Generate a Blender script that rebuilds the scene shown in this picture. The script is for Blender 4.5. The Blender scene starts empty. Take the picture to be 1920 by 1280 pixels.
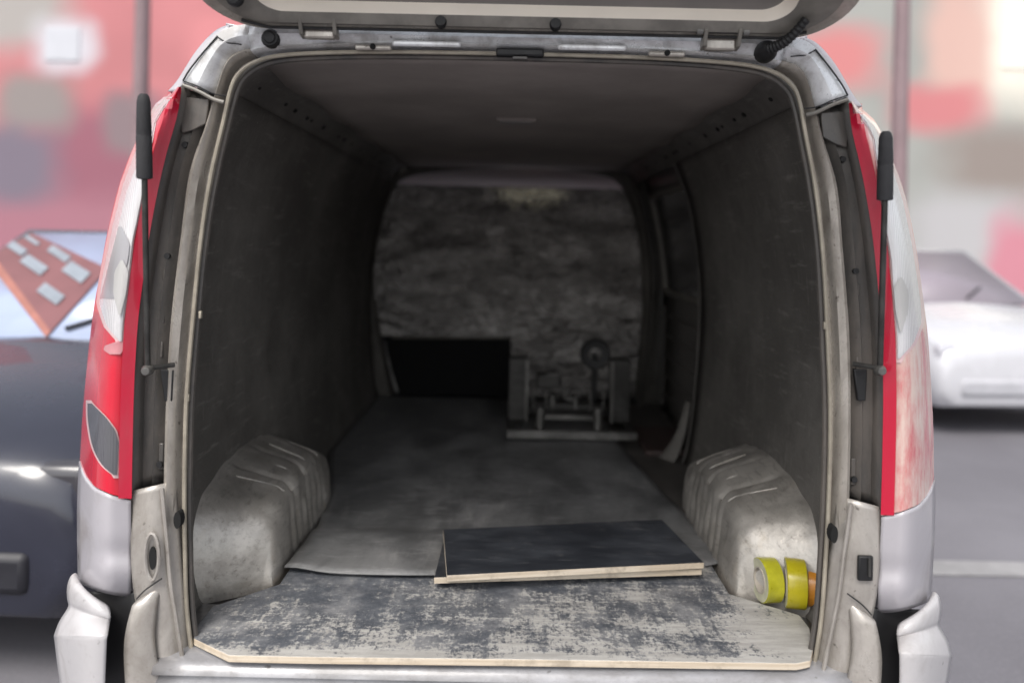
import bpy, bmesh, math, random
from mathutils import Vector, Matrix, noise
random.seed(7)
R = math.radians
sc = bpy.context.scene
col = sc.collection

# ------------------------------------------------------------------ camera, sky, sun
CAMY, CAMZ, FPX, ROLL = -1.57, 1.478, 1460.0, R(1.25)
cam = bpy.data.cameras.new('camera')
cam.sensor_width = 36.0
cam.lens = 36.0 * FPX / 1920.0
cam.shift_y = -188.0 / 1920.0
cam.clip_start = 0.05
cam.clip_end = 400
cam.dof.use_dof = True
cam.dof.focus_distance = 1.72
cam.dof.aperture_fstop = cam.lens / 1000.0 / 0.022
co = bpy.data.objects.new('camera', cam)
col.objects.link(co)
co.location = (0, CAMY, CAMZ)
co.rotation_euler = (R(90), -ROLL, 0)
sc.camera = co

world = bpy.data.worlds.new('World')
sc.world = world
world.use_nodes = True
wn, wl = world.node_tree.nodes, world.node_tree.links
wn.clear()
wo = wn.new('ShaderNodeOutputWorld')
bg = wn.new('ShaderNodeBackground')
sky = wn.new('ShaderNodeTexSky')
sky.sky_type = 'NISHITA'
sky.sun_disc = False
sky.sun_elevation = R(52)
sky.sun_rotation = R(200)
sky.dust_density = 3.0
hs = wn.new('ShaderNodeHueSaturation')
hs.inputs['Saturation'].default_value = 0.28
wl.new(sky.outputs[0], hs.inputs['Color'])
wl.new(hs.outputs[0], bg.inputs[0])
bg.inputs[1].default_value = 0.15
wl.new(bg.outputs[0], wo.inputs[0])

sun = bpy.data.lights.new('sun', 'SUN')
sun.energy = 1.3
sun.angle = R(25)
sun.color = (1.0, 0.95, 0.88)
so = bpy.data.objects.new('sun', sun)
col.objects.link(so)
_az, _el = R(200), R(52)
sd = Vector((math.sin(_az) * math.cos(_el), math.cos(_az) * math.cos(_el), math.sin(_el)))
so.rotation_euler = sd.to_track_quat('Z', 'Y').to_euler()
so.location = sd * 30

sc.view_settings.view_transform = 'Standard'
sc.view_settings.look = 'None'
sc.view_settings.exposure = 0.75
sc.view_settings.gamma = 1.0
sc.view_settings.use_curve_mapping = False
sc.cycles.max_bounces = 8
sc.cycles.diffuse_bounces = 5

# ------------------------------------------------------------------ helpers
CR, SR = math.cos(ROLL), math.sin(ROLL)

def at(px, py, y):
    """photo measurement -> world point on the plane at depth y"""
    dx, dy = px - 960.0, py - 452.0
    ux, uy = dx * CR + dy * SR, -dx * SR + dy * CR
    d = y - CAMY
    return Vector((ux / FPX * d, y, CAMZ - uy / FPX * d))

def cr(pts, n):
    """Catmull-Rom resample to n points, even in chord length"""
    P = [Vector(p) for p in pts]
    out = []
    for i in range(len(P) - 1):
        p0 = P[max(i - 1, 0)]; p1 = P[i]; p2 = P[i + 1]; p3 = P[min(i + 2, len(P) - 1)]
        for k in range(12):
            t = k / 12.0
            out.append(0.5 * ((2 * p1) + (p2 - p0) * t + (2 * p0 - 5 * p1 + 4 * p2 - p3) * t * t
                              + (3 * p1 - p0 - 3 * p2 + p3) * t ** 3))
    out.append(P[-1])
    L = [0]
    for a, b in zip(out, out[1:]):
        L.append(L[-1] + (b - a).length)
    res, j = [], 0
    for i in range(n):
        s = L[-1] * i / (n - 1)
        while j < len(L) - 2 and L[j + 1] < s:
            j += 1
        t = 0 if L[j + 1] == L[j] else (s - L[j]) / (L[j + 1] - L[j])
        res.append(out[j].lerp(out[j + 1], t))
    return res

def dens(pts, k=4):
    """Catmull-Rom, k points per span (keeps stations of several curves matched)"""
    P = [Vector(p) for p in pts]
    out = []
    for i in range(len(P) - 1):
        p0 = P[max(i - 1, 0)]; p1 = P[i]; p2 = P[i + 1]; p3 = P[min(i + 2, len(P) - 1)]
        for q in range(k):
            t = q / k
            out.append(0.5 * ((2 * p1) + (p2 - p0) * t + (2 * p0 - 5 * p1 + 4 * p2 - p3) * t * t
                              + (3 * p1 - p0 - 3 * p2 + p3) * t ** 3))
    out.append(P[-1])
    return out

class MB:
    def __init__(s):
        s.v, s.f = [], []
    def add(s, vs, fs):
        b = len(s.v)
        s.v += [tuple(v) for v in vs]
        s.f += [tuple(i + b for i in f) for f in fs]
        return s
    def grid(s, rows, closed=False):
        n, m = len(rows), len(rows[0])
        fs = []
        for i in range(n - 1):
            for j in range(m if closed else m - 1):
                k = (j + 1) % m
                fs.append((i * m + j, i * m + k, (i + 1) * m + k, (i + 1) * m + j))
        return s.add([p for r in rows for p in r], fs)
    def box(s, c, d, rot=None):
        c = Vector(c); hx, hy, hz = d[0] / 2, d[1] / 2, d[2] / 2
        vs = [Vector((x * hx, y * hy, z * hz)) for x in (-1, 1) for y in (-1, 1) for z in (-1, 1)]
        if rot is not None:
            vs = [rot @ v for v in vs]
        return s.add([v + c for v in vs], [(0, 1, 3, 2), (4, 6, 7, 5), (0, 4, 5, 1), (2, 3, 7, 6), (0, 2, 6, 4), (1, 5, 7, 3)])
    def tube(s, path, r, n=10, cap=True):
        P = [Vector(p) for p in path]
        rr = r if isinstance(r, (list, tuple)) else [r] * len(P)
        rows = []
        for i, p in enumerate(P):
            t = (P[min(i + 1, len(P) - 1)] - P[max(i - 1, 0)]).normalized()
            a = t.orthogonal().normalized() if i == 0 else (rows_a - t * rows_a.dot(t)).normalized()
            rows_a = a
            b = t.cross(a)
            rows.append([p + (a * math.cos(2 * math.pi * k / n) + b * math.sin(2 * math.pi * k / n)) * rr[i] for k in range(n)])
        s.grid(rows, True)
        if cap:
            s.add(rows[0], [tuple(range(n))[::-1]])
            s.add(rows[-1], [tuple(range(n))])
        return s
    def prism(s, outline, dirv):
        """closed polygon (list of Vectors) extruded along dirv"""
        n = len(outline); d = Vector(dirv)
        vs = list(outline) + [Vector(p) + d for p in outline]
        fs = [tuple(range(n))[::-1], tuple(range(n, 2 * n))]
        fs += [(i, (i + 1) % n, n + (i + 1) % n, n + i) for i in range(n)]
        return s.add(vs, fs)
    def lathe(s, prof, c, axis='X', n=32):
        """profile of (radius, along) closed round an axis"""
        c = Vector(c); rows = []
        for (r, a) in prof:
            row = []
            for k in range(n):
                q = 2 * math.pi * k / n
                u, w = r * math.cos(q), r * math.sin(q)
                row.append(c + (Vector((a, u, w)) if axis == 'X' else Vector((u, a, w)) if axis == 'Y' else Vector((u, w, a))))
            rows.append(row)
        return s.grid(rows, True)
    def mirror(s):
        m = MB(); m.v = [(-x, y, z) for x, y, z in s.v]; m.f = [f[::-1] for f in s.f]
        return m
    def build(s, name, m, parent=None, smooth=True, bevel=0, solid=0, subd=0, off=0.0, seg=2):
        me = bpy.data.meshes.new(name)
        me.from_pydata(s.v, [], s.f)
        bm = bmesh.new(); bm.from_mesh(me)
        bmesh.ops.remove_doubles(bm, verts=bm.verts, dist=1e-5)
        bmesh.ops.recalc_face_normals(bm, faces=bm.faces)
        bm.to_mesh(me); bm.free()
        if smooth:
            me.polygons.foreach_set('use_smooth', [True] * len(me.polygons))
            me.set_sharp_from_angle(angle=R(75 if name == 'bumper_corner' else 38))
        me.materials.append(m)
        o = bpy.data.objects.new(name, me)
        col.objects.link(o)
        if parent: o.parent = parent
        if solid:
            k = o.modifiers.new('solid', 'SOLIDIFY'); k.thickness = solid; k.offset = off
        if subd:
            k = o.modifiers.new('sub', 'SUBSURF'); k.levels = subd; k.render_levels = subd
        if bevel:
            k = o.modifiers.new('bevel', 'BEVEL'); k.width = bevel; k.segments = seg; k.limit_method = 'ANGLE'; k.angle_limit = R(40)
            k.harden_normals = False
        return o

def thing(name, label, cat, loc=(0, 0, 0), rz=0, group=None):
    o = bpy.data.objects.new(name, None)
    o.empty_display_size = 0.1
    col.objects.link(o)
    o.location = loc; o.rotation_euler = (0, 0, rz)
    return tag(o, label, cat, group)

def tag(o, label, cat, group=None):
    o['label'] = label; o['category'] = cat
    if group: o['group'] = group
    return o

def struct(o):
    o['kind'] = 'structure'
    return o

def copy_tree(o, parent=None):
    c = o.copy(); col.objects.link(c)
    if parent: c.parent = parent
    for ch in [k for k in bpy.data.objects if k.parent == o]:
        copy_tree(ch, c)
    return c

# ------------------------------------------------------------------ materials
class Mat:
    def __init__(s, name):
        s.m = bpy.data.materials.new(name); s.m.use_nodes = True
        s.nt = s.m.node_tree; s.n = s.nt.nodes; s.l = s.nt.links
        s.b = s.n['Principled BSDF']
        s.tc = s.n.new('ShaderNodeTexCoord')
    def coord(s, scale=(1, 1, 1), loc=(0, 0, 0)):
        mp = s.n.new('ShaderNodeMapping'); mp.inputs['Scale'].default_value = scale; mp.inputs['Location'].default_value = loc
        s.l.new(s.tc.outputs['Object'], mp.inputs[0]); return mp.outputs[0]
    def noise(s, sc=5, det=5, rough=.6, scale=(1, 1, 1), loc=(0, 0, 0), dist=0):
        t = s.n.new('ShaderNodeTexNoise')
        t.inputs['Scale'].default_value = sc; t.inputs['Detail'].default_value = det
        t.inputs['Roughness'].default_value = rough; t.inputs['Distortion'].default_value = dist
        s.l.new(s.coord(scale, loc), t.inputs['Vector']); return t.outputs[0]
    def ramp(s, x, a, b, lo=0.0, hi=1.0):
        r = s.n.new('ShaderNodeMapRange'); r.interpolation_type = 'SMOOTHSTEP'
        r.inputs['From Min'].default_value = a; r.inputs['From Max'].default_value = b
        r.inputs['To Min'].default_value = lo; r.inputs['To Max'].default_value = hi
        s.l.new(x, r.inputs['Value']); return r.outputs[0]
    def mix(s, fac, a, b):
        x = s.n.new('ShaderNodeMix'); x.data_type = 'RGBA'
        for k, v in ((0, fac), (6, a), (7, b)):
            if hasattr(v, 'is_linked'): s.l.new(v, x.inputs[k])
            elif k == 0: x.inputs[0].default_value = v
            else: x.inputs[k].default_value = (*v, 1)
        return x.outputs[2]
    def math(s, op, a, b=0.0):
        x = s.n.new('ShaderNodeMath'); x.operation = op
        for k, v in ((0, a), (1, b)):
            if hasattr(v, 'is_linked'): s.l.new(v, x.inputs[k])
            else: x.inputs[k].default_value = v
        return x.outputs[0]
    def xyz(s):
        x = s.n.new('ShaderNodeSeparateXYZ'); s.l.new(s.tc.outputs['Object'], x.inputs[0]); return x.outputs
    def set(s, **k):
        for n, v in k.items():
            i = s.b.inputs[n.replace('_', ' ')]
            if hasattr(v, 'is_linked'): s.l.new(v, i)
            elif isinstance(v, tuple): i.default_value = (*v, 1)
            else: i.default_value = v
        return s
    def bump(s, h, strength=.3, dist=.01):
        b = s.n.new('ShaderNodeBump'); b.inputs['Strength'].default_value = strength; b.inputs['Distance'].default_value = dist
        s.l.new(h, b.inputs['Height']); s.l.new(b.outputs[0], s.b.inputs['Normal']); return s

def plain(name, c, rough=.5, metal=0.0, var=.25, sc=9, bump=0, coat=0):
    m = Mat(name)
    n = m.noise(sc, 5, .6)
    m.set(Base_Color=m.mix(m.ramp(n, .3, .75), tuple(x * (1 - var) for x in c), tuple(min(x * (1 + var * .6), 1) for x in c)),
          Roughness=m.ramp(n, .2, .8, max(rough - .08, .03), min(rough + .1, 1)), Metallic=metal, Coat_Weight=coat)
    if bump: m.bump(m.noise(sc * 6, 4), bump, .004)
    return m.m

def painted(name, c, dirt, amount=.5, rough=.35, coat=.3, sc=7, stretch=(1, 1, 1), metal=.15):
    """car paint with streaky grime and small chips"""
    m = Mat(name)
    big = m.noise(sc, 7, .65, stretch, dist=.4)
    fine = m.noise(sc * 9, 4, .7)
    chip = m.noise(sc * 5, 3, .5, loc=(3, 1, 7))
    base = m.mix(m.ramp(big, .62 - amount * .45, .80 - amount * .2), c, tuple(a * .45 + b * .55 for a, b in zip(c, dirt)))
    base = m.mix(m.ramp(fine, .55, .8, 0, .35 * amount * 2), base, dirt)
    base = m.mix(m.ramp(chip, .71 - amount * .05, .79 - amount * .05, 0, .7), base, tuple(x * .5 for x in dirt))
    m.set(Base_Color=base, Roughness=m.ramp(big, .3, .75, rough, rough + .3), Metallic=metal, Coat_Weight=coat, Coat_Roughness=.12)
    m.bump(m.noise(sc * 2.2, 3), .12, .012)
    return m.m

M = {}
M['paint'] = painted('van_paint', (.45, .43, .455), (.22, .19, .17), .22, .25, .6, 4, metal=.1)
M['jamb'] = painted('door_jamb_paint', (.56, .52, .465), (.09, .068, .05), .72, .24, .5, 10, (1, 1, .4), metal=.35)
M['jamb_white'] = painted('upper_jamb_paint', (.80, .81, .82), (.15, .12, .09), .52, .24, .5, 13, metal=.3)  # white paint, raised in tone for the glare on corner and header
M['base'] = painted('pillar_base_paint', (.46, .43, .395), (.10, .08, .06), .58, .24, .5, 10, (1, 1, .45), metal=.35)
M['seal'] = plain('door_seal_metal', (.40, .36, .29), .35, .3, .25, 14)
M['rubber'] = plain('black_rubber', (.016, .016, .017), .55, 0, .4, 12)
M['gutter'] = painted('grimy_channel', (.060, .056, .052), (.16, .135, .115), .6, .35, .25, 12, (1, 1, .3), metal=0)
M['trim'] = plain('grey_trim', (.22, .205, .18), .4, 0, .3, 14)
M['bumper'] = painted('bumper_paint', (.50, .485, .49), (.20, .17, .15), .30, .3, .4, 7, metal=.0)
M['steel'] = plain('worn_steel', (.20, .195, .185), .38, .6, .4, 18, .2)
M['darksteel'] = plain('dark_steel', (.06, .058, .055), .45, .5, .4, 18, .2)
M['black'] = plain('black_plastic', (.012, .012, .013), .5, 0, .3, 12)
M['grip'] = plain('black_foam', (.03, .03, .033), .75, 0, .25, 60, .3)
M['cream'] = plain('cream_trim_panel', (.88, .80, .69), .5, 0, .06, 5)
M['grey_panel'] = plain('grey_trim_panel', (.22, .205, .195), .45, 0, .15, 6)

def lens(name, c, rough=.1, ribs=0, trans=0.0):
    m = Mat(name)
    n = m.noise(5, 5, .6, (1, 1, .4))
    m.set(Base_Color=m.mix(m.ramp(n, .45, .75), c, tuple(x * .7 + .05 for x in c)), Roughness=rough, Coat_Weight=.8, Coat_Roughness=.05,
          Transmission_Weight=trans, IOR=1.45)
    if ribs:
        w = m.n.new('ShaderNodeTexWave'); w.inputs['Scale'].default_value = ribs
        m.l.new(m.tc.outputs['Object'], w.inputs['Vector'])
        m.bump(w.outputs[1], .25, .004)
    return m.m
M['red'] = lens('red_lens', (.62, .012, .035), .12)
M['red_dark'] = lens('deep_red_lens', (.55, .009, .04), .1)
M['clear'] = lens('clear_lens', (.66, .65, .66), .12, 45)
m = Mat('worn_lens')
w1 = m.noise(20, 6, .7, (1.4, 1, .35)); w2 = m.noise(5, 4, .6, (1, 1, .8))
c = m.mix(m.ramp(m.math('ADD', w1, m.math('MULTIPLY', w2, .5)), .50, .92), (.58, .10, .12), (.70, .56, .49))
c = m.mix(m.ramp(m.noise(34, 5, .7, (1.5, 1, .2), (6, 2, 4)), .58, .80, 0, .5), c, (.36, .30, .25))
m.set(Base_Color=c, Roughness=.22, Coat_Weight=.7, Coat_Roughness=.1)
M['wornlens'] = m.m
M['smoke'] = lens('smoked_reflector', (.10, .10, .11), .1, 60)
M['amber'] = lens('lamp_bulb', (.50, .49, .48), .15)

# dark load-bay lining: scuffed, dusty
m = Mat('dark_lining')
n1 = m.noise(2.2, 8, .7); n2 = m.noise(40, 5, .7, (1, .15, 1)); n3 = m.noise(60, 3, .6, (1, 1, .12), (4, 2, 1))
c = m.mix(m.ramp(n1, .35, .7), (.105, .098, .089), (.185, .174, .158))
c = m.mix(m.ramp(n2, .54, .76, 0, .5), c, (.32, .305, .28))
c = m.mix(m.ramp(n3, .58, .8, 0, .45), c, (.27, .255, .235))
c = m.mix(m.ramp(m.noise(5, 6, .75, loc=(8, 3, 5)), .56, .74, 0, .45), c, (.055, .05, .045))
c = m.mix(m.ramp(m.noise(48, 3, .8, loc=(1, 9, 2)), .70, .76, 0, .55), c, (.42, .40, .37))
m.set(Base_Color=c, Roughness=.72, Specular_IOR_Level=.3)
m.bump(m.math('ADD', m.noise(90, 4), m.math('MULTIPLY', m.noise(4, 4), 3.0)), .35, .006)
M['lining'] = m.m
M['ceiling'] = plain('ceiling_lining', (.34, .30, .275), .8, 0, .2, 3, .1)
M['doormetal'] = plain('sliding_door_metal', (.15, .14, .13), .5, .1, .3, 8, .2)
M['glassdark'] = plain('dark_tinted_glass', (.05, .05, .052), .08, 0, .1, 4)

# wheel arch: bare dirty metal with dusty streaks
m = Mat('wheel_arch_metal')
n1 = m.noise(7, 7, .65, dist=.3); n2 = m.noise(30, 5, .7, (1, .3, 1)); z = m.xyz()
c = m.mix(m.ramp(n1, .30, .72), (.38, .355, .32), (.64, .605, .555))
c = m.mix(m.ramp(n2, .58, .80, 0, .5), c, (.12, .105, .09))
c = m.mix(m.ramp(m.noise(14, 4, .6, loc=(5, 5, 5)), .6, .78, 0, .5), c, (.40, .34, .26))
c = m.mix(m.ramp(m.noise(70, 5, .75, (1, .25, 1), (2, 8, 1)), .5, .72, 0, .45), c, (.13, .11, .09))
c = m.mix(m.ramp(m.noise(55, 5, .8, (1.2, .6, 1), (5, 1, 9)), .58, .78, 0, .3), c, (.60, .57, .52))
m.set(Base_Color=c, Roughness=m.ramp(n1, .3, .7, .28, .52), Metallic=.55)
m.bump(m.noise(14, 6, .65), .28, .010)
M['arch'] = m.m

# worn film-faced plywood at the sill
m = Mat('worn_plywood_film')
x = m.xyz()
big = m.noise(4.5, 4, .55, (1, 1.3, 1), (.6, 0, 0))
mid = m.noise(17, 8, .78, (1, 1.2, 1))
fine = m.noise(95, 5, .8, (1.2, 1, 1))
bias = m.math('ADD', m.math('MULTIPLY', x[0], .07), m.math('MULTIPLY', x[1], -.26))
t = m.math('ADD', m.math('ADD', m.math('MULTIPLY', big, .50), m.math('MULTIPLY', mid, .55)), m.math('MULTIPLY', fine, .66))
t = m.math('ADD', t, bias)
t = m.math('ADD', t, m.math('MULTIPLY', m.ramp(x[0], .44, .62), .10))
t = m.math('ADD', t, m.math('MULTIPLY', m.ramp(x[1], .025, -.015), .11))
scr = m.noise(30, 4, .7, (1.6, .12, 1), (2, 2, 2)); scr2 = m.noise(34, 4, .7, (.12, 1.6, 1), (6, 2, 2))
t = m.math('ADD', t, m.math('MULTIPLY', m.math('ADD', scr, scr2), .30))
wear = m.ramp(t, 1.085, 1.205, 0, .9)
film = m.mix(m.ramp(mid, .35, .7), (.078, .086, .102), (.172, .182, .20))
film = m.mix(m.ramp(m.noise(9, 6, .7, loc=(9, 3, 2)), .42, .72, 0, .7), film, (.36, .358, .36))
wood = m.mix(m.ramp(m.noise(26, 6, .7, (.25, 1.6, 1)), .3, .75), (.38, .365, .34), (.56, .545, .515))
c = m.mix(wear, film, wood)
m.set(Base_Color=c, Roughness=m.ramp(wear, 0, 1, .38, .7))
m.bump(m.math('SUBTRACT', fine, wear), .25, .004)
M['ply'] = m.m
m = Mat('plywood_edge')
z = m.noise(6, 4, .6, (.6, .6, 26))
c = m.mix(m.ramp(z, .35, .65), (.52, .43, .32), (.64, .56, .45))
c = m.mix(m.ramp(m.noise(13, 5, .7), .48, .70, 0, .7), c, (.30, .25, .19))
m.set(Base_Color=c, Roughness=.75)
M['plyedge'] = m.m

# dusty grey floor sheet
m = Mat('dusty_floor_sheet')
n1 = m.noise(3, 7, .68, (1.4, .8, 1), dist=.5); n2 = m.noise(22, 6, .75, (.5, 1.6, 1)); n3 = m.noise(6, 6, .7, (2.6, .5, 1), (7, 1, 0))
c = m.mix(m.ramp(n1, .35, .68), (.098, .099, .101), (.245, .245, .245))
c = m.mix(m.ramp(n2, .5, .78, 0, .5), c, (.46, .455, .445))
c = m.mix(m.ramp(n3, .55, .78, 0, .5), c, (.39, .38, .365))
c = m.mix(m.ramp(m.noise(9, 6, .75, (.35, 2.2, 1), (3, 5, 1)), .56, .72, 0, .6), c, (.085, .082, .08))
m.set(Base_Color=c, Roughness=m.ramp(n1, .3, .7, .34, .6))
m.bump(m.noise(5, 3), .2, .02)
M['sheet'] = m.m
m = Mat('black_board_film')
n1 = m.noise(5, 7, .7, (.7, 1.4, 1)); n2 = m.noise(50, 4, .7, (.3, 1, 1))
c = m.mix(m.ramp(n1, .4, .72), (.028, .031, .038), (.070, .076, .088))
c = m.mix(m.ramp(n2, .56, .78, 0, .5), c, (.17, .17, .175))
c = m.mix(m.ramp(m.noise(60, 3, .7, (.06, 1.5, 1), (3, 3, 1)), .62, .74, 0, .5), c, (.26, .26, .265))
c = m.mix(m.ramp(m.noise(6, 6, .75, loc=(2, 9, 4)), .56, .74, 0, .4), c, (.20, .19, .18))
m.set(Base_Color=c, Roughness=m.ramp(n1, .3, .7, .32, .55))
M['board'] = m.m
M['metalfloor'] = plain('van_floor_metal', (.14, .13, .12), .55, .3, .4, 9, .2)
M['redmat'] = plain('red_primer_step', (.075, .05, .046), .6, 0, .35, 9)

# wrinkled foil on the bulkhead board
m = Mat('wrinkled_foil')
n1 = m.noise(4.5, 8, .72, (.6, 1, 1.3), dist=1.2); n2 = m.noise(15, 7, .75, (.6, 1, 1.7), dist=.8); x = m.xyz()
v = m.n.new('ShaderNodeTexVoronoi'); v.feature = 'DISTANCE_TO_EDGE'; v.inputs['Scale'].default_value = 7.0
wv = m.n.new('ShaderNodeVectorMath'); wv.operation = 'ADD'
wn_ = m.n.new('ShaderNodeTexNoise'); wn_.inputs['Scale'].default_value = 5.0; wn_.inputs['Detail'].default_value = 4
m.l.new(m.coord((.55, 1, 1.7)), wv.inputs[0]); m.l.new(wn_.outputs[1], wv.inputs[1]); m.l.new(m.tc.outputs['Object'], wn_.inputs['Vector'])
m.l.new(wv.outputs[0], v.inputs['Vector'])
crease = m.ramp(v.outputs['Distance'], 0, .12)
c = m.mix(m.ramp(n1, .36, .66), (.085, .079, .075), (.25, .238, .228))
c = m.mix(m.ramp(n2, .50, .74, 0, .6), c, (.40, .38, .36))
c = m.mix(m.ramp(m.noise(32, 5, .8, (.5, 1, 1.4), (4, 4, 4)), .56, .72, 0, .35), c, (.045, .04, .036))
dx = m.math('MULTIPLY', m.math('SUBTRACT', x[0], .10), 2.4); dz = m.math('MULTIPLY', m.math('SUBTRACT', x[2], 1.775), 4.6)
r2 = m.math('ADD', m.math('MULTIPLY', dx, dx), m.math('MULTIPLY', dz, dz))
glint = m.math('SUBTRACT', m.math('ADD', m.noise(24, 6, .8), m.noise(70, 3, .8)), m.math('MULTIPLY', r2, .75))
c = m.mix(m.ramp(glint, .78, .98, 0, 1.0), c, (.95, .90, .68))  # yellowish glint painted into the foil at top centre
m.set(Base_Color=c, Roughness=m.ramp(n2, .3, .7, .18, .32), Metallic=.85)
m.bump(m.math('ADD', m.math('ADD', n1, m.math('MULTIPLY', n2, .5)), m.math('MULTIPLY', crease, .2)), .27, .04)
M['foil'] = m.m
M['headliner'] = plain('cab_headliner', (.52, .46, .455), .8, 0, .06, 4)
M['tape'] = plain('yellow_green_tape', (.46, .44, .025), .32, 0, .22, 22, 0, .3)
M['tapeyellow'] = plain('yellow_tape', (.50, .43, .015), .3, 0, .14, 16, 0, .35)
M['tapeorange'] = plain('orange_tape', (.80, .33, .04), .35, 0, .12, 16)
M['tapeside'] = plain('tape_side', (.56, .55, .40), .55, 0, .15, 40)
M['card'] = plain('cardboard_core', (.50, .45, .38), .8, 0, .2, 20)
M['seatcloth'] = plain('black_seat_cloth', (.006, .006, .007), .95, 0, .2, 20)
M['hole'] = plain('hole_black', (.006, .006, .006), .9, 0, .1, 4)

# ------------------------------------------------------------------ THE VAN
van = thing('cargo_van', 'silver white cargo van seen from behind with raised tailgate and dark empty load bay', 'van')

def pair(mb, name, mat, parent=None, **k):
    a = mb.build(name, mat, parent or van, **k)
    b = mb.mirror().build(name, mat, parent or van, **k)
    return a, b

# half-ring stations, top centre -> corner -> sill (left half measured; right half mirrored)
A_ = [(960,110),(800,107),(650,107),(540,113),(492,124),(462,144),(446,170),(430,230),(407,330),(387,450),(372,600),(360,750),(356,900),(357,1010),(362,1150),(384,1300)]
B_ = [(960,99),(800,96),(650,96),(540,100),(484,111),(447,134),(430,166),(417,230),(394,330),(376,450),(361,600),(349,750),(346,900),(346,1010),(351,1150),(370,1300)]
C_ = [(960,82),(800,80),(650,81),(540,85),(470,92),(428,112),(404,178),(386,238),(357,325),(340,450),(322,600),(313,750),(309,900),(306,1010),(300,1150),(300,1300)]
R_ = [(960,66),(800,61),(650,54),(540,48),(470,46),(408,66),(342,154)]
def curve(T, y, k=5):
    return dens([at(px, py, y) for px, py in T], k)
def off(c, dx=0, dy=0, dz=0):
    return [p + Vector((dx, dy, dz)) for p in c]

nst = len(A_)
cA, cB, cC = curve(A_, .055), curve(B_, .045), curve(C_, .030)
# face of the frame between seal and outer channel, with a rolled groove
def strip(rows):
    return MB().grid(rows)
fB = curve(B_, .060); 
fm1 = [b.lerp(c, .25) + Vector((0, .010, 0)) for b, c in zip(fB, cC)]
fm2 = [b.lerp(c, .45) + Vector((0, -.012, 0)) for b, c in zip(fB, cC)]
fm3 = [b.lerp(c, .80) + Vector((0, -.010, 0)) for b, c in zip(fB, cC)]
lo = 4 * 5                      # stations from the corner down are the pillar, above it the header
pm = strip([r[lo:] for r in (fB, fm1, fm2, fm3, cC, off(cC, 0, .05))])
pair(pm, 'rear_pillar', M['jamb'], solid=.003)
hm = MB()
hR = curve(R_, .03)
mm = [c.lerp(r, .5) + Vector((0, -.014, 0)) for c, r in zip(cC[:len(hR)], hR)]
rows = [r[:lo + 1] for r in (fB, fm1, fm2, fm3, cC, mm, hR, off(hR, 0, .05, .01))]
full = [[Vector((-p.x, p.y, p.z)) for p in r[::-1][:-1]] for r in rows]
# left half reversed so that the row runs left corner -> right corner
rows = [[p for p in r[::-1]] + [Vector((-p.x, p.y, p.z)) for p in r[1:]] for r in rows]
hdr = MB().grid(rows)
hdr.build('roof_header', M['jamb_white'], van, solid=.003)
# white corner piece
k0 = lo
cor = [r[k0:len(hR)] for r in (cC, mm, hR, off(hR, 0, .06, .0))]
pair(MB().grid(cor), 'corner_panel', M['jamb_white'], solid=.003)
# dark seam lines round the corner piece
def seam(pts, y, r=.0022):
    return MB().tube(cr([at(px, py, y) for px, py in pts], 24), r, 6)
pair(seam([(408,70),(425,80),(440,82),(453,84)], .017, .0014), 'seam', M['rubber'])
pair(seam([(343,152),(370,162),(400,176),(424,180)], .015, .0014), 'seam', M['rubber'])
pair(seam([(408,68),(380,100),(355,132),(343,152)], .023, .0018), 'seam', M['rubber'])
# lower rim under the corner piece
pair(MB().tube(cr([at(px, py, .02) for px, py in ((343,160),(370,170),(400,186),(420,192))], 16), .0042, 8), 'corner_rim', M['trim'])

# door seal, a light bead round the opening, with a dark rubber line inside it
bead = [a.lerp(b, .55) + Vector((0, -.012, 0)) for a, b in zip(cA, cB)]
ring = bead[::-1] + [Vector((-p.x, p.y, p.z)) for p in bead[1:]]
MB().tube(ring, .0045, 8).build('door_seal', M['seal'], van)
ring = [p for p in off(cA, 0, -.002)][::-1] + [Vector((-p.x, p.y, p.z)) for p in off(cA, 0, -.002)[1:]]
MB().tube(ring, .0066, 8).build('seal_lip', M['gutter'], van)
# return of the frame into the load bay
cen = Vector((0, 0, 1.25))
def outw(p, d):
    v = (p - cen); v.y = 0; v.normalize()
    return p + v * d
ret = [cA, [outw(p, .035) + Vector((0, .05, 0)) for p in cA], [outw(p, .12) + Vector((0, .09, 0)) for p in cA]]
rows = [r[::-1] + [Vector((-p.x, p.y, p.z)) for p in r[1:]] for r in ret]
MB().grid(rows).build('frame_return', M['gutter'], van, solid=.003)
seal_back = [fB, [p + Vector((0, .006, 0)) for p in cA]]
rows = [r[::-1] + [Vector((-p.x, p.y, p.z)) for p in r[1:]] for r in seal_back]
MB().grid(rows).build('seal_channel', M['gutter'], van, solid=.002)
# small white clips on the seal
for (px, py) in ((376, 590), (353, 745)):
    MB().box(at(px, py, .040), (.006, .010, .016)).build('clip', M['seal'], van, bevel=.002)
for (px, py) in ((1546, 610),):
    MB().box(at(px, py, .040), (.006, .010, .016)).build('clip', M['seal'], van, bevel=.002)

# dark weather channel beside each lamp
D_ = [(340,163),(331,218),(312,285),(296,353),(282,425),(268,520),(258,600),(252,690),(249,770),(246,925)]
C2 = [(400,178),(386,238),(357,322),(341,440),(323,596),(313,750),(308,903)]
d0 = cr([at(px, py, .012) for px, py in D_], 40)
c0 = cr([at(px, py, .040) for px, py in C2], 40)
rows = [d0, [a.lerp(b, .12) + Vector((0, .030, 0)) for a, b in zip(d0, c0)], [a.lerp(b, .5) + Vector((0, .022, 0)) for a, b in zip(d0, c0)],
        [a.lerp(b, .58) + Vector((0, .010, 0)) for a, b in zip(d0, c0)], [a.lerp(b, .9) + Vector((0, .018, 0)) for a, b in zip(d0, c0)], c0]
pair(MB().grid(rows), 'lamp_channel', M['gutter'], solid=.004)
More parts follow.
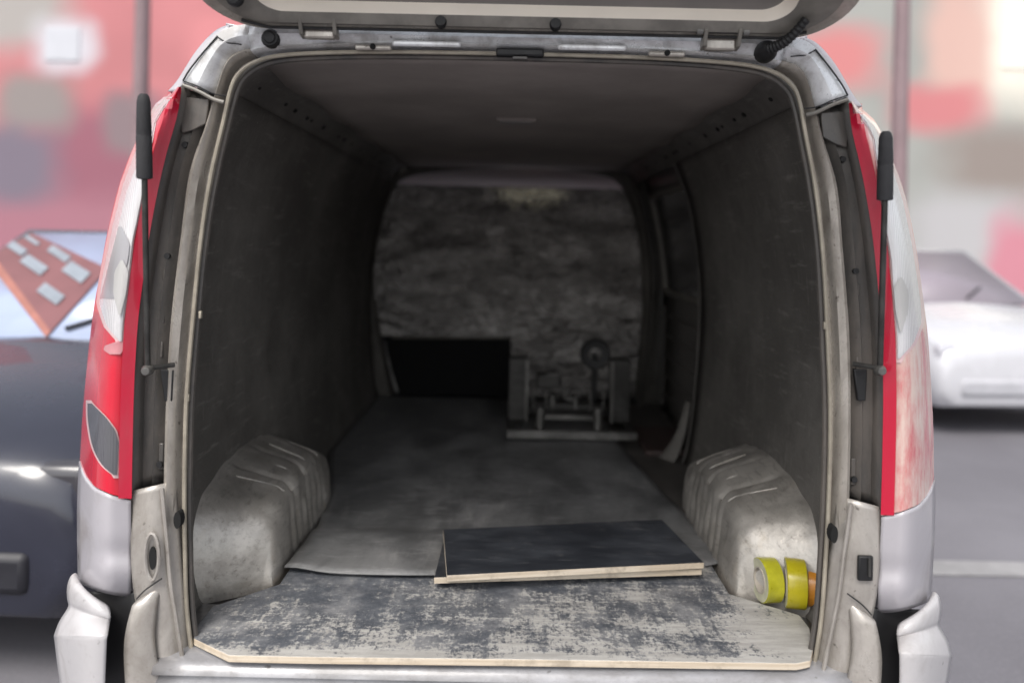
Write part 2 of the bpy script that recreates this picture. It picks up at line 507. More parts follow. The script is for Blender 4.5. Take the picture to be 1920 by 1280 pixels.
# dark glass-like pocket at the top of the channel with a bolt, lower stamped marks
pair(MB().prism([at(px, py, .030) for px, py in ((348,182),(392,186),(386,232),(362,244),(340,250),(338,230))], (0, .008, 0)), 'channel_bracket', M['gutter'], bevel=.002)
for (px, py) in ((356, 238), (347, 272), (314, 480), (300, 870)):
    pair(MB().lathe([(0, -.004), (.006, -.004), (.007, 0), (.007, .01)], at(px, py, .040), 'Y', 12), 'bolt', M['black'])
for (px, py, h) in ((300, 560, 46), (305, 505, 20), (297, 640, 30), (298, 830, 50)):
    a, b = at(px, py, .044), at(px + 9, py + h, .044)
    pair(MB().box((a + b) / 2, (.010, .006, abs(a.z - b.z))), 'stamped_rib', M['gutter'], bevel=.002)

# ---- tail lamps
E_ = [(336,158),(310,180),(285,204),(249,279),(224,345),(203,428),(186,520),(172,605),(157,750),(150,860),(146,960),(148,1120)]
def interp(T, py):
    if py <= T[0][1]: return T[0][0]
    for (x0, y0), (x1, y1) in zip(T, T[1:]):
        if py <= y1:
            return x0 + (x1 - x0) * (py - y0) / (y1 - y0)
    return T[-1][0]
Es = cr([(x, y, 0) for x, y in E_], 120); Ds = cr([(x, y, 0) for x, y in D_ + [(245, 1125)]], 120)
Es = [(p.x, p.y) for p in Es]; Ds = [(p.x, p.y) for p in Ds]
def corner(px, py, o=0.0):
    """point on the rounded rear corner of the body"""
    xd, xe = interp(Ds, py), interp(Es, py)
    u = max(0.0, min(1.15, (xd - px) / max(xd - xe, 4)))
    y = .008 - .030 * math.sin(min(u, 1) * math.pi * .55) + .15 * max(0, u - .35) ** 2 / .42
    return at(px, py, y - o)
def rowpts(fl, fr, py0, py1, n=30, m=10, o=0.0):
    rows = []
    for i in range(n + 1):
        py = py0 + (py1 - py0) * i / n
        l, r = fl(py), fr(py)
        rows.append([corner(r + (l - r) * j / m, py, o) for j in range(m + 1)])
    return rows
fE = lambda py: interp(Es, py)
fD = lambda py: interp(Ds, py)
low = [(151, 862), (160, 888), (180, 912), (210, 926), (246, 936)]
def ybot(px):
    for (x0, y0), (x1, y1) in zip(low, low[1:]):
        if px <= x1: return y0 + (y1 - y0) * max(0, px - x0) / (x1 - x0)
    return 936
# lamp body grid in which each column ends on the curved lower edge
def lamp_grid(u0, u1, n=44, m=14, o=0.0, top=163):
    rows = []
    for i in range(n + 1):
        row = []
        for j in range(m + 1):
            u = u0 + (u1 - u0) * j / m
            bot = ybot(246 + (151 - 246) * u)
            py = top + (bot - top) * i / n
            xd, xe = fD(py), fE(py)
            row.append(corner(xd + (xe - xd) * u, py, o))
        rows.append(row)
    return rows
lm = MB().grid(lamp_grid(0, 1))
lamps = (lm.build('tail_light', M['red'], van), lm.mirror().build('tail_light', M['wornlens'], van))
cl_r = [(320,186),(306,200),(290,228),(279,290),(269,350),(257,410),(248,450),(238,540),(230,600),(228,642)]
cl_l = [(312,184),(291,206),(258,272),(231,345),(210,428),(190,530),(186,570),(200,612),(226,642)]
def pxcurve(T):
    return lambda py: interp(T, py)
rim = MB().grid(rowpts(lambda p: interp([(a - 6, b) for a, b in cl_l], p), lambda p: interp([(a + 3, b) for a, b in cl_r], p), 182, 648, 40, 8, .0022))
clear = MB().grid(rowpts(pxcurve(cl_l), pxcurve(cl_r), 187, 640, 40, 8, .005))
strip_in = MB().grid(rowpts(lambda p: fD(p) - 24, lambda p: fD(p) + 1, 166, 934, 40, 4, .006))
def cr2(T): return [(p.x, p.y) for p in cr([(a, b, 0) for a, b in T], 30)]
rf_l = cr2([(164, 752), (165, 790), (174, 838), (192, 872), (216, 892)])
rf_r = [(168, 752), (198, 782), (216, 806), (222, 830), (219, 892)]
reflr = MB().grid(rowpts(pxcurve(rf_l), pxcurve(rf_r), 756, 890, 20, 6, .006))
refrim = MB().grid(rowpts(lambda p: interp(rf_l, p) - 3, lambda p: interp(rf_r, p) + 3, 750, 896, 20, 6, .003))
bulb = MB().grid(rowpts(lambda p: interp([(226, 488), (214, 510), (212, 550), (222, 590)], p), lambda p: interp([(230, 488), (241, 510), (236, 550), (226, 590)], p), 488, 590, 12, 4, .0095))
dark = MB().grid(rowpts(lambda p: 222 - (p - 425) * .26, lambda p: interp([(228, 425), (243, 455), (240, 485), (220, 560)], p), 425, 560, 12, 4, .0075))
stripe = MB().grid(rowpts(lambda p: interp([(224, 638), (196, 648), (194, 656), (206, 664)], p), lambda p: interp([(230, 638), (232, 646), (231, 656), (226, 664)], p), 638, 664, 8, 4, .004))
M['pinkrim'] = lens('pale_pink_rim', (.74, .52, .52), .15)
M['haze_red'] = lens('faded_red_lens', (.62, .26, .28), .2)
M['holder'] = lens('grey_bulb_holder', (.36, .35, .37), .2)
for lamp, f in zip(lamps, (lambda b: b, lambda b: b.mirror())):
    f(rim).build('lens_rim', M['pinkrim'], lamp)
    f(clear).build('clear_lens', M['clear'], lamp)
    f(strip_in).build('red_edge', M['red_dark'], lamp)
    left_ = lamp is lamps[0]
    if left_:
        f(refrim).build('reflector_rim', M['pinkrim'], lamp)
        f(reflr).build('reflector', M['smoke'], lamp)
    f(bulb).build('bulb', M['amber'], lamp)
    if left_: f(dark).build('bulb_holder', M['holder'], lamp)
    if left_: f(stripe).build('faded_band', M['haze_red'], lamp)
# body skin outside the lamp: roof-edge sliver and lower quarter panel
sl = [(430,48),(404,60),(370,96),(334,152),(316,172)]
sl2 = [(430,54),(408,69),(380,104),(344,157),(332,172)]
a = cr([at(x, y, .05) for x, y in sl], 24); b = cr([at(x, y, .03) for x, y in sl2], 24)
c3 = [p + Vector((-.01, .10, .01)) for p in a]
pair(MB().grid([b, a, c3]), 'roof_edge', M['paint'], solid=.004)
q = []
for i in range(25):
    row = []
    for j in range(15):
        u = j / 14
        x0 = 246 + (150 - 246) * u
        top = ybot(x0) + 2
        bot = 1116 - 26 * u ** 2
        py = top + (bot - top) * i / 24
        xd, xe = 245.5, fE(py)
        row.append(corner(xd + (xe - xd) * u, py, .001 - .030 * max(0, (py - 1062) / 54.0) ** 2 - .006 * math.exp(-((py - 1035) / 22.0) ** 2)))
    q.append(row)
pair(MB().grid(q), 'quarter_panel', M['paint'], solid=.004)
# outer side of the body running forward
side = []
for (x, y) in [(430, 50), (370, 97)] + E_ :
    p = at(x, y, .10)
    side.append([p + Vector((.012, .06, 0)), p + Vector((.004, .35, 0)), p + Vector((0, 1.2, 0)), p + Vector((0, 3.3, 0))])
side[-1] = [Vector((p.x, p.y, .45)) for p in side[-1]]
pair(MB().grid(side), 'side_panel', M['paint'], solid=.004)
# roof skin
r0 = [at(960, 64, .05), at(650, 56, .05), at(470, 46, .05), at(430, 50, .10)]
r0 = [Vector((p.x, .08, p.z)) for p in r0]
half = dens(r0, 4)
rowr = half[::-1] + [Vector((-p.x, p.y, p.z)) for p in half[1:]]
MB().grid([rowr, off(rowr, 0, 1.0, .03), off(rowr, 0, 2.6, .02), off(rowr, 0, 3.0, -.02)]).build('roof', M['paint'], van, solid=.004)

# ---- painted pillar foot and bumper corners
def px_rows(tab, m=8, bulge=.0):
    rows = []
    for (py, xo, xi, yo, yi) in tab:
        row = []
        for j in range(m + 1):
            u = j / m
            y = yi + (yo - yi) * u - bulge * math.sin(math.pi * u)
            row.append(at(xi + (xo - xi) * u, py, y))
        rows.append(row)
    cols = [cr([r[j] for r in rows], 34) for j in range(m + 1)]
    return [[cols[j][i] for j in range(m + 1)] for i in range(34)]
foot = px_rows([(901,248,330,.020,.046),(930,246,332,.016,.046),(1000,246,338,.008,.044),(1060,247,343,.008,.044),(1110,252,347,.010,.044),(1160,262,352,.012,.046),(1220,274,358,.006,.048),(1300,290,368,-.002,.050)], 14, .016)
for i in range(8):          # the top edge slopes down to the outside
    for j in range(15):
        foot[i][j].z -= .020 * (j / 14) * (1 - i / 8)
pair(MB().grid(foot), 'pillar_foot', M['base'], solid=.004)
crease = cr([at(x, y, .012) for x, y in ((304, 915), (312, 1000), (320, 1090), (334, 1180), (352, 1300))], 20)
pair(MB().tube(crease, .0045, 8), 'foot_crease', M['base'])
flange = px_rows([(1098,264,304,.004,.018),(1130,250,296,-.008,.006),(1185,236,290,-.020,-.002),(1230,233,294,-.024,-.004),(1300,237,306,-.026,-.004)], 6, .006)
for i in range(6):
    for j in range(7):
        flange[i][j].z -= .026 * (j / 6) * (1 - i / 6)
pair(MB().grid(flange), 'sill_flange', M['base'], solid=.004)
pair(seam([(256,1122),(274,1104),(303,1084)], -.002, .0016), 'seam', M['rubber'])
# oval drain slot and striker slot
def slot(px, py, w, h, y):
    pts = []
    for k in range(20):
        t = 2 * math.pi * k / 20
        pts.append(at(px + w * math.cos(t), py + h * math.sin(t), y))
    return pts
for s in (1,):
    mb = MB().tube(slot(285, 1043, 13, 44, -.004) + [slot(285, 1043, 13, 44, -.004)[0]], .004, 6)
    mb2 = MB().prism(slot(286, 1046, 7, 22, -.0055), (0, .003, 0))
    if s == -1: mb, mb2 = mb.mirror(), mb2.mirror()
    mb.build('slot_rim', M['base'], van)
    mb2.build('drain_slot', M['hole'], van)
pair(MB().prism(slot(332, 975, 7, 16, .004), (0, .02, 0)), 'drain_slot', M['hole'])
latch = MB().box(at(1622, 1064, -.001), (.030, .010, .050))
latch.build('latch_striker', M['black'], van, bevel=.003)
MB().tube([at(1630, 1046, -.008), at(1630, 1080, -.008)], .003, 6).build('striker_pin', M['darksteel'], van)

def px_lin(tab, m=12, bulge=.0):
    rows = []
    for (py, xo, xi, yo, yi) in tab:
        rows.append([at(xi + (xo - xi) * j / m, py, yi + (yo - yi) * (j / m) ** 2.2 - bulge * math.sin(math.pi * j / m)) for j in range(m + 1)])
    return rows
tab = [(1088,147,152,.10,.08,46),(1076,141,164,.085,.055,46),(1079,135,180,.07,.03,46),(1092,130,200,.06,.0,44),(1106,128,205,.06,-.012,40),(1122,129,207,.06,-.015,34),(1132,131,207,.062,-.010,28),(1142,128,206,.06,-.014,22),(1164,114,204,.06,-.036,10),(1187,105,202,.06,-.054,2),(1193,104,201,.06,-.057,0),(1200,105,200,.06,-.057,0),(1250,111,198,.06,-.051,0),(1310,119,196,.062,-.044,0)]
bump = []
for (py, xo, xi, yo, yi, sh) in tab:
    bump.append([at(xi + (xo - xi) * j / 14, py + sh * (1 - j / 14) ** .8, yi + (yo - yi) * (j / 14) ** 2.2 - .012 * math.sin(math.pi * j / 14)) for j in range(15)])
bc = [dens([r[j] for r in bump], 4) for j in range(15)]
pair(MB().grid([[bc[j][i] for j in range(15)] for i in range(len(bc[0]))]), 'bumper_corner', M['bumper'], solid=.006, off=0)
gap = px_rows([(1108,160,262,.05,.03),(1180,170,262,.03,.02),(1300,170,262,.03,.02)], 6, 0)
pair(MB().grid(gap), 'bumper_gap', M['black'], solid=.004)
# rear sill under the load floor
sill = [[at(x, 1253, .03) for x in (372, 960, 1520)], [at(x, 1262, -.005) for x in (372, 960, 1520)], [at(x, 1276, -.012) for x in (372, 960, 1520)], [at(x, 1300, -.012) for x in (372, 960, 1520)]]
zs = [.632, .618, .606, .58]
xs = [-.70 + 1.40 * i / 24 for i in range(25)]
rows = [[Vector((x, .22, .628)) for x in xs], [Vector((x, .03, .625)) for x in xs], [Vector((x, .0, .620)) for x in xs], [Vector((x, -.012, .611)) for x in xs],
        [Vector((x, -.018, .600)) for x in xs], [Vector((x, -.005, .594)) for x in xs], [Vector((x, -.02, .56)) for x in xs], [Vector((x, -.03, .40)) for x in xs]]
MB().grid(rows).build('rear_sill', painted('sill_paint', (.30, .30, .315), (.10, .09, .08), .55, .32, .4, 10, (.5, 1, 1)), van, solid=.003)
# black rubber plug upper left, and wiring boot upper right
MB().lathe([(0, -.006), (.010, -.008), (.012, -.005), (.016, -.006), (.019, 0), (.019, .012)], at(507, 72, .018), 'Y', 24).build('rubber_plug', M['rubber'], van)
boot = MB().lathe([(0, -.030), (.012, -.028), (.018, -.018), (.022, -.004), (.022, .012)], at(1436, 97, .016), 'Y', 20)
b0, b1 = at(1440, 92, -.01), at(1512, 36, -.065)
pts, rad = [], []
for i in range(25):
    t = i / 24
    pts.append(b0.lerp(b1, t) + Vector((0, 0, -.012 * math.sin(math.pi * t))))
    rad.append(.0105 - .003 * t + (.0018 if i % 2 else 0))
boot.tube(pts, rad, 12)
boot.build('wiring_boot', M['rubber'], van)

# ---- load bay shell
FZ = .628
prof = [(-.66, .60), (-.705, .64), (-.735, .85), (-.752, 1.15), (-.742, 1.40), (-.700, 1.64), (-.640, 1.80)]
def wall_rows(y0, y1, dx=0.0, n=12, z0=None):
    P = dens([Vector((x, 0, z)) for x, z in prof], 4)
    return [[Vector((p.x - dx, y0 + (y1 - y0) * i / n, p.z)) for p in P] for i in range(n + 1)]
MB().grid(wall_rows(.09, 2.62, n=24)).build('wall_lining', M['lining'], van, solid=.006)
MB().grid(wall_rows(.09, 1.50)).mirror().build('wall_lining', M['lining'], van, solid=.006)
# right wall beyond the sliding door opening
MB().grid(wall_rows(2.50, 2.62, -.01)).mirror().build('wall_lining', M['lining'], van, solid=.006)
# post at the end of the wall lining, flared foot
P = dens([Vector((x, 0, z)) for x, z in prof], 4)
MB().tube([Vector((p.x + .006, 1.505, p.z)) for p in P], .004, 6).mirror().build('lining_edge', M['doormetal'], van)
for s in (1,):
    y = 1.57
    rows = []
    for i, p in enumerate(P):
        if p.z > .90: continue
        t = max(0, 1 - (p.z - .62) / .20)
        w = .006 + .04 * t ** 2
        rows.append([Vector((s * (-p.x - .008 - .03 * t * t), y - .02 - w, p.z)), Vector((s * (-p.x - .026 - .06 * t * t), y, p.z)), Vector((s * (-p.x + .02), y + .03 + w * .4, p.z))])
    MB().grid(rows).build('pillar', M['lining'], van, solid=.003)

# perforated rail along each top corner
for s in (-1, 1):
    rows = []
    for i in range(13):
        y = .09 + 2.5 * i / 12
        rows.append([Vector((s * x, y, z)) for x, z in ((.644, 1.795), (.632, 1.822), (.606, 1.846), (.570, 1.862))])
    MB().grid(rows).build('roof_rail', M['lining'], van, solid=.004)
    yy = .16
    k = 0
    while yy < 2.3:
        c = Vector((s * .619, yy, 1.834 + random.uniform(-.003, .003)))
        hs_ = random.uniform(.45, 1.0)
        rot = Matrix.Rotation(s * R(-42), 3, 'Y')
        pts = []
        for q_ in range(12):
            t = 2 * math.pi * q_ / 12
            pts.append(c + rot @ Vector((s * -.0035, .015 * hs_ * math.cos(t), .009 * hs_ * math.sin(t))))
        nv = rot @ Vector((s * .003, 0, 0))
        MB().prism(pts, nv).build('rail_hole', M['hole'], van, smooth=False)
        k += 1
        yy += (.050, .15, .22, .09, .13)[k % 5]
# ceiling, slightly crowned with shallow swages
rows = []
for i in range(26):
    y = .085 + 2.55 * i / 25
    rows.append([Vector((x, y, 1.860 + .012 * (1 - (x / .6) ** 2) + .003 * math.sin(i * 1.35))) for x in [-.585 + 1.17 * j / 16 for j in range(17)]])
MB().grid(rows).build('ceiling', M['ceiling'], van, solid=.006)
# dome lamp and latch hole in the header
dl = MB().box((.005, .90, 1.862), (.13, .05, .016))
dlo = dl.build('dome_lamp', M['ceiling'], van, bevel=.006)
MB().box((.005, .895, 1.8525), (.10, .032, .006)).build('lamp_cover', M['grey_panel'], dlo, bevel=.002)
lt = at(975, 100, .035)
lk = MB().box(lt, (.098, .02, .016)).build('tailgate_latch', M['black'], van, bevel=.004)
MB().box(lt + Vector((0, -.008, -.012)), (.03, .008, .006)).build('latch_tab', M['gutter'], lk, bevel=.001)
# header stampings beside the hinges: small bright ears
for px in (700, 1250):
    c = at(px, 90 + (12 if px > 960 else 0), .022)
    e = MB().box(c, (.075, .010, .011)).build('header_swage', M['jamb'], van, bevel=.004)
    MB().lathe([(0, -.003), (.006, -.003), (.006, .004)], c + Vector((0, -.006, .001)), 'Y', 10).build('drain_hole', M['hole'], e)
for px in (800, 1110):
    MB().box(at(px, 86 + (px - 960) * .022, .020), (.14, .008, .012)).build('header_swage', M['jamb_white'], van, bevel=.004)

# floor pan
MB().box((0, 1.36, .605), (1.74, 2.52, .03)).build('floor_pan', M['metalfloor'], van)
# wheel arches
def arch_pt(t, w, inner=False):
    """t along the arch, w: 0 shoulder .. 1 wall (or up the inner face)"""
    ne = min(1, t / .13); ne = max(0, 1 - (1 - ne) ** 2.6) ** .42
    fe = min(1, (1 - t) / .34); fe = max(0, 1 - (1 - fe) ** 2) ** .5
    crest = .150 + .045 * math.sin(math.pi * min(1, .12 + t * .95))
    rise = .035 + .055 * math.sin(math.pi * min(1, t * 1.05 + .05))
    xin = .548 + .012 * t + .10 * (1 - fe) + .015 * (1 - ne)
    wall = .775
    yy = .30 + .80 * t
    pleat = (.5 + .5 * math.cos(t * 2 * math.pi * 14)) ** 2 * min(1, max(0, (t - .16) / .06)) * min(1, max(0, (.9 - t) / .06))
    if inner:
        x = xin + .020 * w ** 2 + .009 * pleat * math.sin(min(1, w * 1.2) * math.pi * .9)
        z = crest * .90 * w
        k = 0
    else:
        k = w
        q = min(1, w / .16)
        x = xin + .020 + (wall - xin - .020) * w
        z = crest * (.90 + .10 * (1 - (1 - q) ** 2)) + rise * w ** .9
        dip = 0
        for c_ in (.28, .44, .60, .76):
            dip += math.exp(-((t - c_) / .012) ** 2)
        z -= .006 * dip * min(1, max(0, (.75 - w) / .1))
        x += .006 * dip * math.exp(-(w / .12) ** 2)
    z *= ne * fe
    yy -= .125 * k * max(0, 1 - t * 1.6)
    return Vector((-x, yy, FZ - .004 + max(z, 0)))
def arch():
    rows = []
    for i in range(151):
        t = i / 150
        row = [arch_pt(t, j / 9, True) for j in range(10)] + [arch_pt(t, (j / 20) ** 1.5) for j in range(1, 21)]
        for p in row:
            n_ = noise.noise(Vector((p.x * 9, p.y * 9, p.z * 9))) * .004 + (abs(noise.noise(Vector((p.x * 7, p.y * 11, p.z * 13 + 4)))) - .2) * .006 + noise.noise(Vector((p.x * 27, p.y * 21, p.z * 27))) * .0016
            p.x += n_; p.z += n_ * .7 if p.z > FZ + .02 else 0
        rows.append(row)
    return MB().grid(rows)
arches = pair(arch(), 'wheel_arch', M['arch'])
def bead_line(t, w0, w1, s):
    pts = [arch_pt(t, w0 + (w1 - w0) * i / 8) for i in range(9)]
    return MB().tube([Vector((-p.x * s if s > 0 else p.x, p.y, p.z - .0008)) for p in pts], .0016, 6)
for s, o in zip((-1, 1), arches):
    for t in (.22, .36, .52, .68):
        bead_line(t, .06, .60, s).build('pressed_bead', M['arch'], o)

# sliding door on the right, seen past the lining
sd_ = []
SX = .80
def door_pt(y, z, o=0.0):
    x = SX - .12 * max(0.0, (z - 1.2) / .65) ** 1.6 - o
    return Vector((x, y, z))
rows = [[door_pt(y, .62 + 1.2 * j / 20) for j in range(21)] for y in (1.50, 1.8, 2.1, 2.5)]
sd_o = MB().grid(rows).build('sliding_door', M['doormetal'], van, solid=.01)
def door_bar(y0, z0, y1, z1, r=.010):
    return MB().tube([door_pt(y0 + (y1 - y0) * i / 10, z0 + (z1 - z0) * i / 10, .008) for i in range(11)], r, 8)
wf = MB()
for a in ((1.56, 1.24, 2.40, 1.24), (2.40, 1.24, 2.40, 1.72), (2.40, 1.72, 1.56, 1.72), (1.56, 1.72, 1.56, 1.24)):
    wf.v, wf.f = wf.v, wf.f
    t_ = door_bar(*a, r=.016); wf.add(t_.v, t_.f)
wf.build('window_frame', M['trim'], sd_o)
MB().grid([[door_pt(y, 1.25 + .46 * j / 8, .007) for j in range(9)] for y in (1.57, 2.0, 2.39)]).build('window_pane', M['glassdark'], sd_o)
for z in (.72, .82, .92, 1.02, 1.12):
    door_bar(1.62, z, 2.42, z + .0, .008).build('pressed_rib', M['doormetal'], sd_o)
for y in (1.60, 2.44):
    door_bar(y, .66, y, 1.16, .008).build('pressed_rib', M['doormetal'], sd_o)
MB().box(door_pt(2.42, 1.20, .03), (.02, .03, .07)).build('door_handle', M['steel'], sd_o, bevel=.006)
# bright runner posts at the front edge of the door opening
MB().tube([door_pt(2.36, .70 + 1.05 * i / 12, .045) for i in range(13)], .005, 6).build('door_post', M['darksteel'], van)
MB().tube([door_pt(2.46, 1.24 + .50 * i / 12, .05) for i in range(13)], .006, 6).build('door_post', M['darksteel'], van)
MB().box((.66, 1.80, .632), (.20, .44, .02)).build('door_step', M['redmat'], van, bevel=.004)

# bulkhead: ring frame, board with foil, cab beyond
YB = 2.62
inner = [(736,748),(724,690),(712,620),(699,545),(699,500),(708,440),(722,385),(742,346),(768,330),(830,320),(960,314),(1060,318),(1120,326),(1155,338),(1180,375),(1198,440),(1206,520),(1204,620),(1196,700),(1192,748)]
inn = [at(x, y, YB) for x, y in inner]
inn = dens(inn, 3)
cc = Vector((0, YB, 1.25))
outr = []
for p in inn:
    v = p - cc
    k = max(abs(v.x) / .86, abs(v.z) / .66)
    outr.append(cc + v / k * 1.0)
    outr[-1].y = YB
midr = [p + (q_ - p).normalized() * .012 + Vector((0, -.02, 0)) for p, q_ in zip(inn, outr)]
MB().grid([off(inn, 0, .03), inn, midr, outr]).build('bulkhead_frame', M['lining'], van, solid=.004)
# foil board: surface with real ripples, cut out at lower left
rows = []
bx0, bx1 = at(680, 500, 2.655).x, at(1225, 500, 2.655).x
zb_top = at(960, 351, 2.655).z
z_cut = at(850, 634, 2.655).z
x_cut = at(957, 700, 2.655).x
def boardpt(x, z):
    n_ = noise.noise(Vector((x * 2.2, 3.1, z * 6.5))) * .008 + (abs(noise.noise(Vector((x * 3.2, 1.7, z * 11)))) + .6 * abs(noise.noise(Vector((x * 7, 4.7, z * 23))))) * .007
    return Vector((x, 2.66 + n_ - .018 * max(0, (z - 1.42) / .35) ** 2, z))
NX, NZ = 150, 130
fmb = MB()
vs, fs, idx = [], [], {}
for i in range(NX + 1):
    for j in range(NZ + 1):
        x = bx0 + (bx1 - bx0) * i / NX; z = .63 + (zb_top - .63) * j / NZ
        idx[i, j] = len(vs); vs.append(boardpt(x, z))
for i in range(NX):
    for j in range(NZ):
        x = bx0 + (bx1 - bx0) * (i + .5) / NX; z = .63 + (zb_top - .63) * (j + .5) / NZ
        if x < x_cut and z < z_cut: continue
        fs.append((idx[i, j], idx[i + 1, j], idx[i + 1, j + 1], idx[i, j + 1]))
fmb.add(vs, fs)
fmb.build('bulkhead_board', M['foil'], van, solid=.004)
# highlight at the foot of the left door pillar, added as a steel sliver
sl_ = cr([at(x, y, 2.58) for x, y in ((722, 640), (727, 672), (735, 705), (744, 735))], 12)
MB().tube(sl_, [.004 + .010 * (i / 11) for i in range(12)], 8).build('pillar_trim', M['steel'], van)
MB().tube([at(735, 632, 2.63), at(957, 634, 2.63)], .006, 6).build('cutout_edge', M['trim'], van)
MB().lathe([(0, -.006), (.012, -.004), (.014, .004)], at(1180, 628, 2.63), 'Y', 12).build('fixing_screw', M['steel'], van)
MB().box((at(845, 690, 2.71).x, 2.71, .86), (.72, .012, .48)).build('cutout_panel', M['seatcloth'], van)  # black sheet added for the darkness of the cab behind the cutout
# cab: headliner, seat backs, side and floor
MB().grid([[Vector((x, 2.67, 1.905)) for x in (-.7, 0, .7)], [Vector((x, 3.25, 1.80)) for x in (-.7, 0, .7)]]).build('cab_headliner', M['headliner'], van, solid=.01)
cab = MB()
cab.box((0, 3.1, .60), (1.5, .95, .04)).box((-.80, 3.1, 1.0), (.03, .95, .9)).box((.80, 3.1, 1.0), (.03, .95, .9)).box((0, 3.56, .90), (1.6, .04, .62))
cab.build('cab_shell', M['seatcloth'], van)
for x in (-.36, .36):
    st = MB().box((x, 2.86, .98), (.50, .14, .62)).build('seat_back', M['seatcloth'], van, bevel=.05, seg=3)
    MB().box((x, 2.86, 1.37), (.26, .09, .14)).build('headrest', M['seatcloth'], st, bevel=.04, seg=3)

# gas struts clipped on the pillars (rod below, thick sleeve above)
def strut(side_):
    f = (lambda x: x) if side_ < 0 else (lambda x: 1920 - x)
    dy = 0 if side_ < 0 else 0
    if side_ < 0:
        top, mid, bot = at(269, 176, -.075), at(271, 336, -.058), at(277, 690, -.018)
    else:
        top, mid, bot = at(1661, 246, -.07), at(1659, 376, -.058), at(1650, 690, -.018)
    rod = MB().tube([mid, bot], .0058, 10)
    o = rod.build('gas_strut', M['darksteel'], van)
    d = (top - mid)
    prof_t = [0, .01, .03, .5, .52, .54, .9, .97, 1]
    prof_r = [.010, .0145, .015, .0145, .0135, .0142, .0125, .010, .006]
    MB().tube([mid + d * t for t in prof_t], prof_r, 14).build('strut_sleeve', M['grip'], o)
    MB().lathe([(0, -.012), (.008, -.011), (.0115, -.004), (.0115, .005), (.006, .012)], bot + Vector((0, 0, -.004)), 'Y', 14).build('ball_socket', M['steel'], o)
    e = bot + Vector((side_ * -.038, .035, .002))
    MB().tube([bot, e], .005, 8).build('ball_stud', M['darksteel'], o)
    c = bot + Vector((side_ * -.018, .045, -.04))
    MB().prism([c + Vector(p) for p in ((-.014, 0, .03), (.014, 0, .03), (.012, 0, -.035), (-.004, 0, -.035))], (0, .01, 0)).build('strut_bracket', M['black'], o, bevel=.002)
strut(-1); strut(1)

# ---- tailgate, raised
TH = R(25)
tg0 = at(982, 62, -.005)
ux, uv, uw = Vector((1, 0, 0)), Vector((0, -math.cos(TH), math.sin(TH))), Vector((0, -math.sin(TH), -math.cos(TH)))   # across, along, inner normal
tilt = 0.0
def tg(x, v, w=0.0):
    return tg0 + ux * x + uv * v + uw * w
def rrect(hw, v0, v1, r, w, n=10, hw2=None):
    pts = []
    hw2 = hw2 or hw
    for (cx, cv, a0, h) in ((hw - r, v0 + r, -90, hw), (hw2 - r, v1 - r, 0, hw2), (-(hw2 - r), v1 - r, 90, hw2), (-(hw - r), v0 + r, 180, hw)):
        for k in range(n + 1):
            a = R(a0 + 90 * k / n)
            pts.append(tg(cx + r * math.cos(a), cv + r * math.sin(a), w))
    return pts
def layer(name, mat, rings, parent):
    m_ = MB().grid(rings, True)
    n = len(rings[0])
    m_.add(rings[-1], [tuple(range(n))])
    return m_.build(name, mat, parent)
gate = MB()
rings = [rrect(.59, .0, 1.05, .115, -.085), rrect(.632, -.012, 1.07, .125, -.05), rrect(.634, -.012, 1.07, .125, -.008), rrect(.628, -.004, 1.065, .120, .0), rrect(.600, .010, 1.05, .10, -.001)]
gate.grid(rings, True)
n = len(rings[0])
gate.add(rings[0], [tuple(range(n))[::-1]])
gate_o = gate.build('tailgate', M['jamb'], van)
def rail(v, w0, r, hw, mat, name):
    return MB().tube([tg(-hw, v + .02, w0), tg(-hw + .05, v, w0), tg(hw - .05, v, w0), tg(hw, v + .02, w0)], r, 8).build(name, mat, gate_o)
MB().grid([rrect(.602, .010, 1.05, .10, -.0015), rrect(.570, .016, 1.03, .09, .0005), rrect(.535, .028, 1.02, .06, -.006), rrect(.522, .035, 1.01, .05, -.0115)], True).build('gate_frame', M['trim'], gate_o)
MB().grid([rrect(.522, .035, 1.01, .05, -.0115), rrect(.512, .038, 1.0, .045, -.022), rrect(.508, .041, 1.0, .043, -.036)], True).build('gate_ledge', M['cream'], gate_o)
layer('gate_trim', M['grey_panel'], [rrect(.508, .041, 1.0, .043, -.036), rrect(.49, .06, .98, .035, -.037)], gate_o)
rail(.004, .003, .003, .56, M['rubber'], 'gate_seal')
for px in (825, 1042):
    x = at(px, 50, -.04).x - tg0.x
    MB().lathe([(0, -.008), (.010, -.007), (.012, 0), (.012, .012)], tg(x, .024, -.004), 'Y', 16).build('gate_plug', M['rubber'], gate_o)
MB().lathe([(0, -.006), (.012, -.005), (.016, 0), (.016, .01)], tg(-.555, .085, .002), 'Y', 16).build('gate_plug', M['rubber'], gate_o)
# hinges
for px, py in ((598, 46), (1352, 68)):
    c = at(px, py, -.004)
    hg = MB().box(c + Vector((0, .012, -.012)), (.062, .02, .030)).build('hinge', M['jamb'], van, bevel=.004)
    for s in (-1, 1):
        MB().prism([c + Vector((s * .034 - .004, a, b)) for a, b in ((.02, -.026), (-.006, -.022), (-.022, .006), (-.018, .022), (.0, .016))], (.008, 0, 0)).build('hinge_arm', M['trim'], hg, bevel=.0015)
        MB().lathe([(0, -.006), (.009, -.006), (.009, .006), (0, .006)], c + Vector((s * .046, -.010, .006)), 'X', 12).build('hinge_nut', M['steel'], hg)
    MB().tube([c + Vector((-.05, -.010, .006)), c + Vector((.05, -.010, .006))], .0045, 8).build('hinge_pin', M['darksteel'], hg)

